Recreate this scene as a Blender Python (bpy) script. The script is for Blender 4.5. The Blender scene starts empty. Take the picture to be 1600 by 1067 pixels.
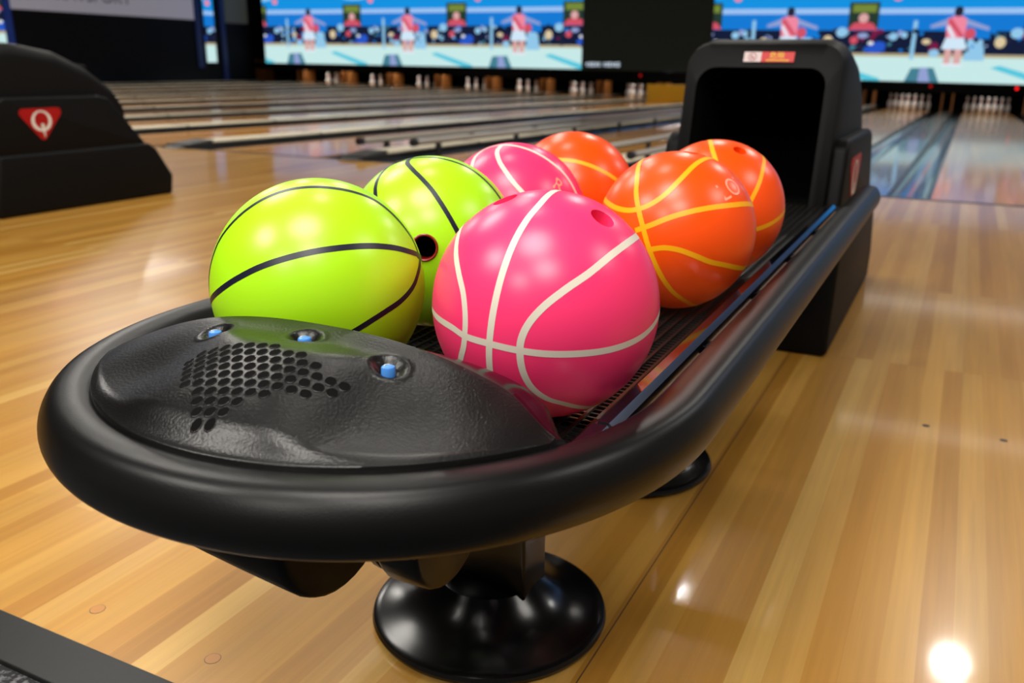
import bpy, bmesh, math, random
from mathutils import Vector, Matrix
random.seed(7)
C = bpy.context.scene.collection
PI = math.pi
SEAMS= {'P1': [[(-.847,-.531,-.013),(-.476,-.879,-.034),(-.281,-.957,-.075),(-.027,-.995,-.094),(.23,-.966,-.12),(.408,-.903,-.135),(.63,-.764,-.141),(.841,-.524,-.135),(.967,-.235,-.1),(.997,.075,-.034)],[(-.681,-.249,.689),(-.595,-.512,.619),(-.517,-.674,.528),(-.402,-.826,.394),(-.31,-.917,.251),(-.27,-.961,.067),(-.291,-.946,-.143),(-.367,-.874,-.319)],[(.037,.163,.986),(.083,-.308,.948),(.065,-.548,.834),(.045,-.721,.691),(.029,-.853,.521),(.009,-.954,.299),(-.015,-.998,.062),(-.038,-.989,-.143),(-.056,-.939,-.339)],[(.744,.183,.643),(.734,-.329,.594),(.641,-.6,.479),(.516,-.773,.369),(.392,-.886,.248),(.295,-.948,.117),(.238,-.971,-.019),(.223,-.962,-.16),(.235,-.917,-.322),(.28,-.838,-.468),(.365,-.727,-.581),(.485,-.564,-.669),(.583,-.19,-.79)]],'G1': [[(-.614,-.787,-.058),(-.355,-.929,.102),(-.097,-.963,.251),(.13,-.921,.368),(.348,-.822,.451),(.53,-.685,.499),(.686,-.512,.517),(.812,-.292,.505),(.888,-.056,.457),(.905,.21,.369),(.812,.53,.246)],[(-.612,-.714,.34),(-.555,-.676,.485),(-.441,-.636,.633),(-.307,-.564,.766),(-.172,-.47,.866),(-.011,-.349,.937),(.151,-.232,.961),(.304,-.106,.947),(.439,.047,.897),(.54,.183,.821),(.654,.268,.708),(.749,.345,.566),(.812,.415,.41),(.887,.391,.247)],[(.859,.435,.269),(.952,.253,.173),(.992,.102,.08),(.995,-.096,-.003),(.955,-.291,-.066),(.888,-.441,-.131),(.809,-.554,-.196)]],'G2': [[(-.182,-.158,.97),(-.11,-.319,.942),(.053,-.456,.888),(.225,-.543,.809),(.372,-.594,.713),(.492,-.629,.603),(.606,-.644,.466),(.655,-.644,.396)],[(-.266,-.736,.622),(-.332,-.639,.694),(-.389,-.496,.776),(-.415,-.33,.848)],[(.019,-.093,.995),(.251,-.016,.968),(.473,.076,.878),(.676,.134,.725),(.8,.172,.575)]],'P2': [[(-.322,-.604,.729),(-.371,-.399,.839),(-.303,-.244,.921),(-.125,-.192,.973),(.1,-.191,.976),(.359,-.172,.917),(.602,-.123,.789),(.771,-.052,.635),(.907,-.0,.42)],[(-.091,-.169,.981),(-.052,-.401,.914),(.083,-.592,.802),(.25,-.701,.669),(.379,-.741,.555),(.468,-.744,.477)]],'O3': [[(.086,-.771,.631),(.357,-.708,.609),(.61,-.595,.523),(.855,-.384,.349)]],'O1': [[(-.452,-.166,.876),(-.351,-.605,.715),(-.293,-.781,.551),(-.216,-.897,.385),(-.12,-.976,.18),(-.021,-.997,-.07),(.093,-.937,-.336),(.216,-.78,-.587),(.338,-.551,-.763),(.384,-.335,-.86)],[(-.861,-.333,.384),(-.631,-.687,.361),(-.435,-.831,.347),(-.256,-.893,.37),(-.068,-.89,.451),(.09,-.808,.582),(.213,-.623,.753),(.287,-.377,.881),(.348,-.044,.937)],[(-.218,-.967,.132),(-.026,-.976,.218),(.183,-.93,.318),(.409,-.823,.395),(.62,-.652,.436),(.813,-.377,.444),(.914,.125,.385)],[(-.04,-.996,-.08),(.148,-.988,-.036),(.325,-.944,-.052),(.495,-.861,-.117),(.654,-.73,-.201),(.826,-.49,-.278),(.912,.095,-.399)]],'O2': [[(-.166,.037,.985),(-.008,-.412,.911),(.087,-.592,.801)],[(.584,.186,.79),(.703,-.274,.656),(.716,-.481,.505),(.672,-.682,.289)],[(.765,-.628,-.145),(.894,-.438,-.097),(.995,-.102,-.005),(.985,.167,.047)]]}
HOLES= {'P1': [(.547,-.106,.831),(-.31,-.197,.93)],'G2': [(.449,-.884,.129)],'O2': [(.358,-.283,.89)],'O1': [(.127,.02,.992)]}
TEXT= {'O1': [(.764,-.241,.599),(.746,-.401,.533),(.815,.02,.579)],'O2': [(.534,-.157,.831)],'P2': [(.813,-.297,.5)]}

# ------------------------------------------------------------------ helpers
MATS = {}
def mat(name, col=(.5,.5,.5), rough=.5, metal=0., spec=.5, emit=None, estr=0., coat=0., coat_rough=.05):
    if name in MATS: return MATS[name]
    m = bpy.data.materials.new(name); m.use_nodes = True
    b = m.node_tree.nodes['Principled BSDF']
    b.inputs['Base Color'].default_value = (*col, 1); b.inputs['Roughness'].default_value = rough
    b.inputs['Metallic'].default_value = metal; b.inputs['Specular IOR Level'].default_value = spec
    b.inputs['Coat Weight'].default_value = coat; b.inputs['Coat Roughness'].default_value = coat_rough
    if emit: b.inputs['Emission Color'].default_value = (*emit, 1); b.inputs['Emission Strength'].default_value = estr
    MATS[name] = m
    return m
def bsdf(m): return m.node_tree.nodes['Principled BSDF']
def noise_bump(m, scale, strength, dist=.001, detail=2., rough_var=None):
    nt = m.node_tree; n = nt.nodes; l = nt.links
    tc = n.new('ShaderNodeTexCoord'); nz = n.new('ShaderNodeTexNoise'); bp = n.new('ShaderNodeBump')
    nz.inputs['Scale'].default_value = scale; nz.inputs['Detail'].default_value = detail
    bp.inputs['Strength'].default_value = strength; bp.inputs['Distance'].default_value = dist
    l.new(tc.outputs['Object'], nz.inputs['Vector']); l.new(nz.outputs['Fac'], bp.inputs['Height'])
    l.new(bp.outputs['Normal'], bsdf(m).inputs['Normal'])
    return m
def srgb(r, g, b):
    f = lambda c: c/12.92 if c <= .04045 else ((c+.055)/1.055)**2.4
    return (f(r/255), f(g/255), f(b/255))

def obj(name, bm_or_mesh, mats, parent=None, loc=None, smooth=None):
    if isinstance(bm_or_mesh, bmesh.types.BMesh):
        me = bpy.data.meshes.new(name); bm_or_mesh.normal_update(); bm_or_mesh.to_mesh(me); bm_or_mesh.free()
    else: me = bm_or_mesh
    if not isinstance(mats, (list, tuple)): mats = [mats]
    if not me.materials:
        for m in mats: me.materials.append(m)
    o = bpy.data.objects.new(name, me); C.objects.link(o)
    if loc is not None: o.location = loc
    if parent is not None: o.parent = parent
    if smooth is not None:
        for p in me.polygons: p.use_smooth = True
        me.set_sharp_from_angle(angle=math.radians(smooth))
    return o
def thing(name, label, cat, loc=(0,0,0), group=None):
    o = bpy.data.objects.new(name, None); C.objects.link(o); o.location = loc
    return tag(o, label, cat, group)
def tag(o, label, cat, group=None):
    o['label'] = label; o['category'] = cat
    if group: o['group'] = group
    return o
def struct(o):
    o['kind'] = 'structure'; return o

def box(bm, x0, x1, y0, y1, z0, z1, mi=0, fz=None, ny=1, bevel=0., seg=3):
    """box; with fz every vertex is dropped onto the lane level there; ny segments along y"""
    rows = []
    for k in range(ny+1):
        y = y0+(y1-y0)*k/ny
        rows.append([bm.verts.new((x, y, z+(fz(x, y) if fz else 0))) for x, z in ((x0,z0),(x1,z0),(x1,z1),(x0,z1))])
    fs = [bm.faces.new(rows[0]), bm.faces.new(rows[-1][::-1])]
    for a, b in zip(rows, rows[1:]):
        for i in range(4): fs.append(bm.faces.new((a[i], b[i], b[(i+1)%4], a[(i+1)%4])))
    for f in fs: f.material_index = mi
    if bevel:
        bmesh.ops.recalc_face_normals(bm, faces=fs)
        es = list({e for f in fs for e in f.edges})
        bmesh.ops.bevel(bm, geom=es, offset=bevel, segments=seg, affect='EDGES', profile=.6)
def fix(bm):
    bmesh.ops.recalc_face_normals(bm, faces=bm.faces[:]); return bm
def tube(bm, pts, r, n=12, closed=False, mi=0, prof=None):
    """sweep a section along pts (roughly level paths); prof(angle) -> radius factor"""
    P = [Vector(p) for p in pts]; rings = []
    for i, p in enumerate(P):
        a = P[i-1] if i > 0 or closed else p; b = P[(i+1) % len(P)] if i < len(P)-1 or closed else p
        t = (b-a).normalized(); up = Vector((0,0,1)) if abs(t.z) < .95 else Vector((1,0,0))
        s = t.cross(up).normalized(); u = s.cross(t).normalized()
        ring = []
        for k in range(n):
            an = 2*PI*k/n; rr = r*(prof(an) if prof else 1)
            ring.append(bm.verts.new(p+s*math.cos(an)*rr+u*math.sin(an)*rr))
        rings.append(ring)
    m = len(rings)
    for i in range(m if closed else m-1):
        a, b = rings[i], rings[(i+1) % m]
        for k in range(n): bm.faces.new((a[k], a[(k+1)%n], b[(k+1)%n], b[k])).material_index = mi
    if not closed:
        bm.faces.new(rings[0][::-1]).material_index = mi; bm.faces.new(rings[-1]).material_index = mi
def lathe(bm, prof, n=48, c=(0,0,0), mi=None, cap=True):
    rings = []
    for r, z in prof:
        rings.append([bm.verts.new((c[0]+r*math.cos(2*PI*k/n), c[1]+r*math.sin(2*PI*k/n), c[2]+z)) for k in range(n)])
    for i, (a, b) in enumerate(zip(rings, rings[1:])):
        for k in range(n):
            f = bm.faces.new((a[k], a[(k+1)%n], b[(k+1)%n], b[k])); f.material_index = mi[i] if mi else 0
    if cap: bm.faces.new(rings[0][::-1]); bm.faces.new(rings[-1])
def loft(bm, secs, cap0=True, cap1=True, mi=0):
    R = [[bm.verts.new(p) for p in s] for s in secs]; n = len(R[0])
    for a, b in zip(R, R[1:]):
        for k in range(n): bm.faces.new((a[k], a[(k+1)%n], b[(k+1)%n], b[k])).material_index = mi
    if cap0: bm.faces.new(R[0][::-1]).material_index = mi
    if cap1: bm.faces.new(R[-1]).material_index = mi
    return R
def extrude_poly(bm, poly2, to3, d0, d1, mi=0):
    a = [bm.verts.new(to3(u, v, d0)) for u, v in poly2]; b = [bm.verts.new(to3(u, v, d1)) for u, v in poly2]
    n = len(a)
    fs = [bm.faces.new(a[::-1]), bm.faces.new(b)]
    for k in range(n): fs.append(bm.faces.new((a[k], a[(k+1)%n], b[(k+1)%n], b[k])))
    for f in fs: f.material_index = mi
    return fs
def text_mesh(body, size):
    cu = bpy.data.curves.new('lettering', 'FONT'); cu.body = body; cu.size = size; cu.align_x = 'CENTER'; cu.align_y = 'CENTER'
    o = bpy.data.objects.new('lettering', cu); C.objects.link(o)
    dg = bpy.context.evaluated_depsgraph_get(); dg.update()
    me = bpy.data.meshes.new_from_object(o.evaluated_get(dg))
    vs = [v.co.copy() for v in me.vertices]; fs = [list(p.vertices) for p in me.polygons]
    bpy.data.objects.remove(o); bpy.data.curves.remove(cu); bpy.data.meshes.remove(me)
    return vs, fs
def sst(a, b, x):
    t = max(0., min(1., (x-a)/(b-a))); return t*t*(3-2*t)
def dup(root, name=None, loc=None):
    r = root.copy(); C.objects.link(r)
    if loc is not None: r.location = loc
    for ch in root.children:
        c = ch.copy(); C.objects.link(c); c.parent = r
        for g in ch.children:
            d = g.copy(); C.objects.link(d); d.parent = c
    return r
def catmull(P, step):
    P = [Vector(p) for p in P]; out = []
    for i in range(len(P)-1):
        p0 = P[max(i-1,0)]; p1 = P[i]; p2 = P[i+1]; p3 = P[min(i+2,len(P)-1)]
        n = max(2, int((p2-p1).length/step))
        for k in range(n):
            t = k/n
            out.append(.5*((2*p1)+(p2-p0)*t+(2*p0-5*p1+4*p2-p3)*t*t+(3*p1-p0-3*p2+p3)*t**3))
    out.append(P[-1]); return out

# ------------------------------------------------------------------ materials
black = noise_bump(mat('black_plastic', (.0026,.0025,.0026), .36, spec=.27), 700, .25, .0004)
lidm = noise_bump(mat('textured_black_plastic', (.004,.0038,.0038), .3, spec=.36), 420, .5, .0006, 3)
gloss_black = mat('gloss_black_enamel', (.002,.002,.0025), .2, spec=.4)
bar_black = mat('polished_black_bar', (.004,.004,.006), .07, spec=.6)
bar_edge = mat('polished_bar_edge', (.75,.8,.9), .12, metal=1.)
hoodm = noise_bump(mat('matt_black_shell', (.0016,.0015,.0014), .55, spec=.16), 500, .2, .0005)
void = mat('dark_cavity', (.002,.002,.002), .9, spec=.1)
wire = mat('black_wire', (.006,.006,.006), .35)
blue = mat('blue_button', srgb(70,135,215), .3)
white = mat('white_mark', srgb(225,222,215), .5)
cream = mat('cream_seam', srgb(222,212,196), .4)
navy = mat('navy_seam', (.006,.006,.02), .38)
amber = mat('amber_seam', srgb(255,176,10), .38)
def ballm(name, col):
    return mat(name, col, .3, spec=.5)
lime = ballm('lime_ball', (.43,.86,.010)); pink = ballm('pink_ball', (1.,.04,.17)); orange = ballm('orange_ball', (1.,.085,.003))
faint = mat('faint_engraving', srgb(255,155,125), .4)
facing = mat('finger_red', srgb(140,20,18), .35)

def wood_floor(name, scale_w, tones, rough, coat, bump=.02, seam=True):
    m = mat(name, (.5,.3,.1), rough, spec=.5, coat=coat, coat_rough=.075)
    nt = m.node_tree; n = nt.nodes; l = nt.links
    tc = n.new('ShaderNodeTexCoord'); mp = n.new('ShaderNodeMapping'); mp.inputs['Rotation'].default_value = (0,0,PI/2)
    l.new(tc.outputs['Object'], mp.inputs['Vector'])
    br = n.new('ShaderNodeTexBrick'); br.inputs['Color1'].default_value = (0,0,0,1); br.inputs['Color2'].default_value = (1,1,1,1)
    br.inputs['Mortar'].default_value = (.35,.35,.35,1); br.inputs['Scale'].default_value = 1
    br.inputs['Mortar Size'].default_value = .0004; br.inputs['Mortar Smooth'].default_value = 0
    br.inputs['Brick Width'].default_value = 2.3; br.inputs['Row Height'].default_value = scale_w; br.offset = .37; br.offset_frequency = 3
    l.new(mp.outputs['Vector'], br.inputs['Vector'])
    rp = n.new('ShaderNodeValToRGB'); e = rp.color_ramp.elements
    e[0].position = 0; e[0].color = (*tones[0],1); e[1].position = 1; e[1].color = (*tones[-1],1)
    for i, t in enumerate(tones[1:-1]):
        k = e.new((i+1)/(len(tones)-1)); k.color = (*t,1)
    l.new(br.outputs['Color'], rp.inputs['Fac'])
    # grain: noise stretched along the boards
    mp2 = n.new('ShaderNodeMapping'); mp2.inputs['Scale'].default_value = (90, 2.2, 1); l.new(tc.outputs['Object'], mp2.inputs['Vector'])
    nz = n.new('ShaderNodeTexNoise'); nz.inputs['Scale'].default_value = 1; nz.inputs['Detail'].default_value = 5; nz.inputs['Roughness'].default_value = .6
    l.new(mp2.outputs['Vector'], nz.inputs['Vector'])
    mp3 = n.new('ShaderNodeMapping'); mp3.inputs['Scale'].default_value = (9, 1.1, 1); l.new(tc.outputs['Object'], mp3.inputs['Vector'])
    nz3 = n.new('ShaderNodeTexNoise'); nz3.inputs['Scale'].default_value = 1; nz3.inputs['Detail'].default_value = 3
    l.new(mp3.outputs['Vector'], nz3.inputs['Vector'])
    ad = n.new('ShaderNodeMath'); ad.operation = 'ADD'; l.new(nz.outputs['Fac'], ad.inputs[0]); l.new(nz3.outputs['Fac'], ad.inputs[1])
    mr = n.new('ShaderNodeMapRange'); mr.inputs['From Min'].default_value = .6; mr.inputs['From Max'].default_value = 1.4
    mr.inputs['To Min'].default_value = .8; mr.inputs['To Max'].default_value = 1.18
    l.new(ad.outputs[0], mr.inputs['Value'])
    mx = n.new('ShaderNodeMix'); mx.data_type = 'RGBA'; mx.blend_type = 'MULTIPLY'; mx.inputs['Factor'].default_value = 1
    l.new(rp.outputs['Color'], mx.inputs[6]); l.new(mr.outputs['Result'], mx.inputs[7])
    l.new(mx.outputs[2], bsdf(m).inputs['Base Color'])
    # faint waviness of the varnish
    nz4 = n.new('ShaderNodeTexNoise'); nz4.inputs['Scale'].default_value = 14; nz4.inputs['Detail'].default_value = 1
    l.new(tc.outputs['Object'], nz4.inputs['Vector'])
    bp = n.new('ShaderNodeBump'); bp.inputs['Strength'].default_value = bump; bp.inputs['Distance'].default_value = .004
    l.new(nz4.outputs['Fac'], bp.inputs['Height']); l.new(bp.outputs['Normal'], bsdf(m).inputs['Normal']); l.new(bp.outputs['Normal'], bsdf(m).inputs['Coat Normal'])
    return m
maple = wood_floor('maple_approach', .041, [srgb(168,115,40), srgb(187,136,56), srgb(196,147,67), srgb(178,124,46), srgb(208,165,88)], .3, .45)
lane_wood = wood_floor('lane_boards', .027, [srgb(168,112,50), srgb(186,130,62), srgb(198,144,74), srgb(176,120,56)], .25, .5, .01)

# ------------------------------------------------------------------ camera
H = .7082
cam = bpy.data.cameras.new('camera'); co = bpy.data.objects.new('camera', cam); C.objects.link(co)
R3 = [[0.893931, 0.448091, 0.010058], [0.143763, -0.265406, -0.953358], [-0.424522, 0.853683, -0.301674]]
co.matrix_world = Matrix(((R3[0][0], -R3[1][0], -R3[2][0], 0), (R3[0][1], -R3[1][1], -R3[2][1], 0), (R3[0][2], -R3[1][2], -R3[2][2], H), (0,0,0,1)))
cam.sensor_width = 36; cam.lens = 1376.61/1600*36; cam.clip_start = .02; cam.clip_end = 200
cam.dof.use_dof = True; cam.dof.focus_distance = .86; cam.dof.aperture_fstop = 6.0
bpy.context.scene.camera = co

# ------------------------------------------------------------------ lane level (the lane bed falls gently away from the foul line)
YF, YM = 5.45, 24.5
def fz(x, y): return -(.345+.0152*x)*max(0., y-YF)/19.45
PITCH = 1.8
LANES = [.42-PITCH*k for k in range(-1, 13)]
DIVS = [-.48-PITCH*k for k in range(-2, 13)]

# ------------------------------------------------------------------ setting
bm = bmesh.new(); box(bm, -22.3, 7, .605, YF, -.12, 0); struct(obj('floor', fix(bm), maple))
bm = bmesh.new(); box(bm, -22.3, 7, .538, .606, -.03, .003, bevel=.002)
struct(obj('trim_1', fix(bm), noise_bump(mat('rubber_threshold', (.008,.0085,.008), .38, spec=.3), 40, .3, .001)))
carpet = mat('speckled_carpet', (.02,.02,.022), .9)
nt = carpet.node_tree; tcn = nt.nodes.new('ShaderNodeTexCoord'); nzn = nt.nodes.new('ShaderNodeTexNoise'); rpn = nt.nodes.new('ShaderNodeValToRGB')
nzn.inputs['Scale'].default_value = 160; nzn.inputs['Detail'].default_value = 4
rpn.color_ramp.elements[0].position = .5; rpn.color_ramp.elements[0].color = (.012,.012,.014,1); rpn.color_ramp.elements[1].position = .68; rpn.color_ramp.elements[1].color = (.14,.14,.145,1)
nt.links.new(tcn.outputs['Object'], nzn.inputs['Vector']); nt.links.new(nzn.outputs['Fac'], rpn.inputs['Fac']); nt.links.new(rpn.outputs['Color'], bsdf(carpet).inputs['Base Color'])
bm = bmesh.new(); box(bm, -22.3, 7, -6, .538, -.12, -.004); struct(obj('floor', fix(bm), carpet))
# seam between two approach panels
bm = bmesh.new(); box(bm, -.3215, -.3200, .606, YF, -.001, .0004); struct(obj('trim_2', fix(bm), mat('seam_dark', (.05,.03,.015), .6)))
bm = bmesh.new(); box(bm, -22.3, 7, YF-.02, YF+.03, -.05, .0012); struct(obj('trim_3', fix(bm), mat('foul_line', (.02,.02,.022), .3)))
walld = mat('dark_wall', (.005,.006,.008), .7, spec=.2); black_wall = mat('black_wall', (.0025,.0025,.003), .8, spec=.1)
bm = bmesh.new(); box(bm, -22.5, -22.3, -6, 27, -.4, 3.4); struct(obj('wall_left', fix(bm), walld))
bm = bmesh.new(); box(bm, -22.5, 7, 26.6, 26.8, -1, 3.4); struct(obj('wall_back', fix(bm), black_wall))
bm = bmesh.new(); box(bm, -22.5, 7, -6, 27, 3.4, 3.5); struct(obj('ceiling', fix(bm), mat('dark_ceiling', (.03,.03,.034), .8)))

gut = mat('gutter_dark', (.022,.022,.022), .22, spec=.6, coat=.4); capm = mat('division_cap', srgb(206,196,172), .4, coat=.1); capr = mat('division_cap_glossy', srgb(120,112,100), .2, coat=.6); capside = mat('cap_side', (.02,.019,.018), .5)
for i, x in enumerate(LANES):
    bm = bmesh.new(); box(bm, x-.533, x+.533, YF+.03, 26.5, -.2, 0, fz=fz, ny=4); struct(obj('floor_lane', fix(bm), lane_wood))
n_trim = 4
for d in DIVS:
    right = d > -1
    for s in (-1, 1):
        c = d+s*.2495; w = .1175
        bm = bmesh.new(); rows = []
        ys = [YF+.03+(26.3-YF-.03)*k/6 for k in range(7)]
        for y in ys:
            rows.append([bm.verts.new((c+w*math.sin(-PI/2+PI*k/10), y, -.012-.065*math.cos(-PI/2+PI*k/10)+fz(c, y))) for k in range(11)])
        for a, b in zip(rows, rows[1:]):
            for k in range(10): bm.faces.new((a[k], a[k+1], b[k+1], b[k]))
        struct(obj('trim_%d' % n_trim, bm, gut, smooth=60)); n_trim += 1
    top = .004 if right else .044
    bm = bmesh.new(); box(bm, d-.12, d+.12, YF+.03, 26.3, -.2, top-.012, mi=1, fz=fz, ny=4); box(bm, d-.132, d+.132, YF+.03 if right else YF+.32, 26.3, top-.012, top, fz=fz, ny=4)
    if not right:
        loft(bm, [[(d-.08,YF-.05,.001),(d+.08,YF-.05,.001),(d+.08,YF-.05,.004),(d-.08,YF-.05,.004)],[(d-.12,YF+.1,.001),(d+.12,YF+.1,.001),(d+.1,YF+.1,.035),(d-.1,YF+.1,.035)],[(d-.12,YF+.34,.001),(d+.12,YF+.34,.001),(d+.11,YF+.34,.05),(d-.11,YF+.34,.05)]], mi=1)
        for k in range(13):
            y_ = YF+1.75+k*1.4; box(bm, d-.1335, d+.1335, y_, y_+.035, .02, top+.0012, mi=1, fz=fz)
    struct(obj('trim_%d' % n_trim, fix(bm), [capr if right else capm, capside])); n_trim += 1

# ------------------------------------------------------------------ raised gutter bumpers on the left lanes
rail_m = mat('bumper_rail_grey', srgb(158,152,142), .3, coat=.3); dark_leg = mat('bumper_leg_dark', (.015,.015,.016), .5)
ordinal = ['first','second','third','fourth','fifth','sixth','seventh','eighth','ninth','tenth','eleventh','twelfth','thirteenth','fourteenth']
ld = [d for d in DIVS if d < -1][:7]
for k, d in enumerate(ld[:2]):
    for s, nm in ((1,'near'),(-1,'far')):
        x = d+s*.215
        t = thing('gutter_bumper', '%s bumper rail of the %s raised lane divider, counted leftward from the big black hood' % ('nearer' if s > 0 else 'farther', ordinal[k]), 'bumper rail', (x, 5.9, fz(x, 5.9)), 'raised bumper rails beside the left lanes')
        bm = bmesh.new(); y0 = 5.9+(.12 if s > 0 else 0)
        tube(bm, [(0, y-5.9, .105+fz(x,y)-fz(x,5.9)) for y in (y0, 10, 15, 20, 24)], .024, 10)
        obj('rail', bm, rail_m, t, smooth=50)
        bm = bmesh.new(); tube(bm, [(0, y0-5.9-.05, .105), (0, y0-5.9+.01, .105)], .03, 10); obj('end_cap', bm, dark_leg, t, smooth=50)
        for q in range(12):
            y = y0+.35+q*1.45; z = fz(x,y)-fz(x,5.9)
            bm = bmesh.new(); box(bm, -.012, .012, y-5.9-.03, y-5.9+.03, z-.06, z+.09); obj('leg', fix(bm), dark_leg, t)

# ------------------------------------------------------------------ pins
pin_white = mat('pin_white', srgb(238,234,228), .25, coat=.4); pin_red = mat('pin_red', srgb(190,50,60), .3)
PP = [(0,2.03),(.15,2.25),(.75,2.83),(1.5,3.45),(2.25,3.9),(3.375,4.51),(4.5,4.77),(5.2,4.72),(5.875,4.56),(6.6,4.2),(7.25,3.7),(8,3.02),(8.625,2.47),(9.1,2.1),(9.5,1.93),(10,1.8),(10.3,1.8),(10.6,1.83),(11,1.9),(11.4,2.0),(11.75,2.09),(12.3,2.33),(12.625,2.43),(13.2,2.54),(13.6,2.55),(14.1,2.4),(14.5,2.1),(14.8,1.6),(14.95,1.0),(15,.3)]
bm = bmesh.new()
mi = [1 if (9.4 <= PP[i][0] < 10 or 10.5 <= PP[i][0] < 11.3) else 0 for i in range(len(PP)-1)]
lathe(bm, [(d*.0127, h*.0254) for h, d in PP], 20, mi=mi)
pin0 = None
spots = [(0,0,'head pin at the front of'),(-.152,.264,'second-row left pin of'),(.152,.264,'second-row right pin of'),(-.305,.528,'third-row left pin of'),(0,.528,'third-row middle pin of'),(.305,.528,'third-row right pin of'),
         (-.457,.792,'back-row far left pin of'),(-.152,.792,'back-row inner left pin of'),(.152,.792,'back-row inner right pin of'),(.457,.792,'back-row far right pin of')]
def lane_label(x):
    if x > 0: return 'the rack on the lane at the right edge'
    if x > -2: return 'the rack just right of the hood'
    k = round((.42-x)/PITCH)-1
    return 'the %s rack leftward of the hood' % ordinal[k-1]
YP = 24.85
for x in [l for l in LANES if -20 < l < 2]:
    if -8 < x < -2: continue          # these racks stand behind the hood and the lowered guard
    for dx, dy, lab in spots:
        if pin0 is None: pin0 = o = obj('bowling_pin', bm, [pin_white, pin_red], smooth=50)
        else: o = pin0.copy(); C.objects.link(o)
        o.location = (x+dx, YP+dy, fz(x+dx, YP+dy))
        tag(o, 'white '+lab+' '+lane_label(x), 'bowling pin', 'pins in '+lane_label(x))
# kickback boards between the pin decks
kick = mat('kickback_wood', srgb(140,86,34), .5)
for d in DIVS:
    if d > 2: continue
    for s in (-1, 1):
        x = d+s*.115
        bm = bmesh.new(); box(bm, -.016, .016, 0, .6, -.03, .72)
        z0 = fz(x, YM+.05)
        o = struct(obj('trim_%d' % n_trim, fix(bm), kick, loc=(x, YM+.05, z0))); n_trim += 1

# ------------------------------------------------------------------ yellow guard lowered in front of a pin deck
xg = -6.78; yg = 22.3
t = thing('pin_sweep', 'yellow sweep board lowered across a lane beside the big black hood', 'sweep board', (xg, yg, fz(xg, yg)))
bm = bmesh.new(); box(bm, -.56, .56, -.02, .02, .01, .43, bevel=.01); obj('board', fix(bm), mat('guard_yellow', srgb(196,146,10), .4), t)
bm = bmesh.new()
for s in (-1, 1): box(bm, s*.5-.02, s*.5+.02, .02, 2.1, .3, .36)
obj('sweep_arm', fix(bm), capside, t)

# ------------------------------------------------------------------ screens above the pin decks
def em(name, col, s=1.): return mat('screen_'+name, (.004,.004,.004), .5, spec=0, emit=col, estr=s*.62)
SC = [em('sky', srgb(22,150,232)), em('deep', srgb(22,125,218)), em('stripe', srgb(160,200,248)), em('crowd', srgb(22,30,58)), em('mint', srgb(205,240,238)), em('tan', srgb(190,176,140)),
      em('pinkshirt', srgb(246,140,165)), em('skirt', srgb(214,238,255)), em('skin', srgb(225,172,170)), em('hair', srgb(40,40,60)), em('poster', srgb(40,60,50)), em('yellow', srgb(120,140,60)),
      em('red', srgb(215,85,105)), em('blob', srgb(40,90,205)), em('cyan', srgb(90,205,228)), em('slate', srgb(70,130,150)), em('lilac', srgb(150,165,215)), em('cream', srgb(225,205,165)), em('pale', srgb(150,205,240)), em('maroon', srgb(120,30,70)), em('white', srgb(235,240,250))]
IX = {m.name[7:]: i for i, m in enumerate(SC)}
TOP = 2.9
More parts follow.
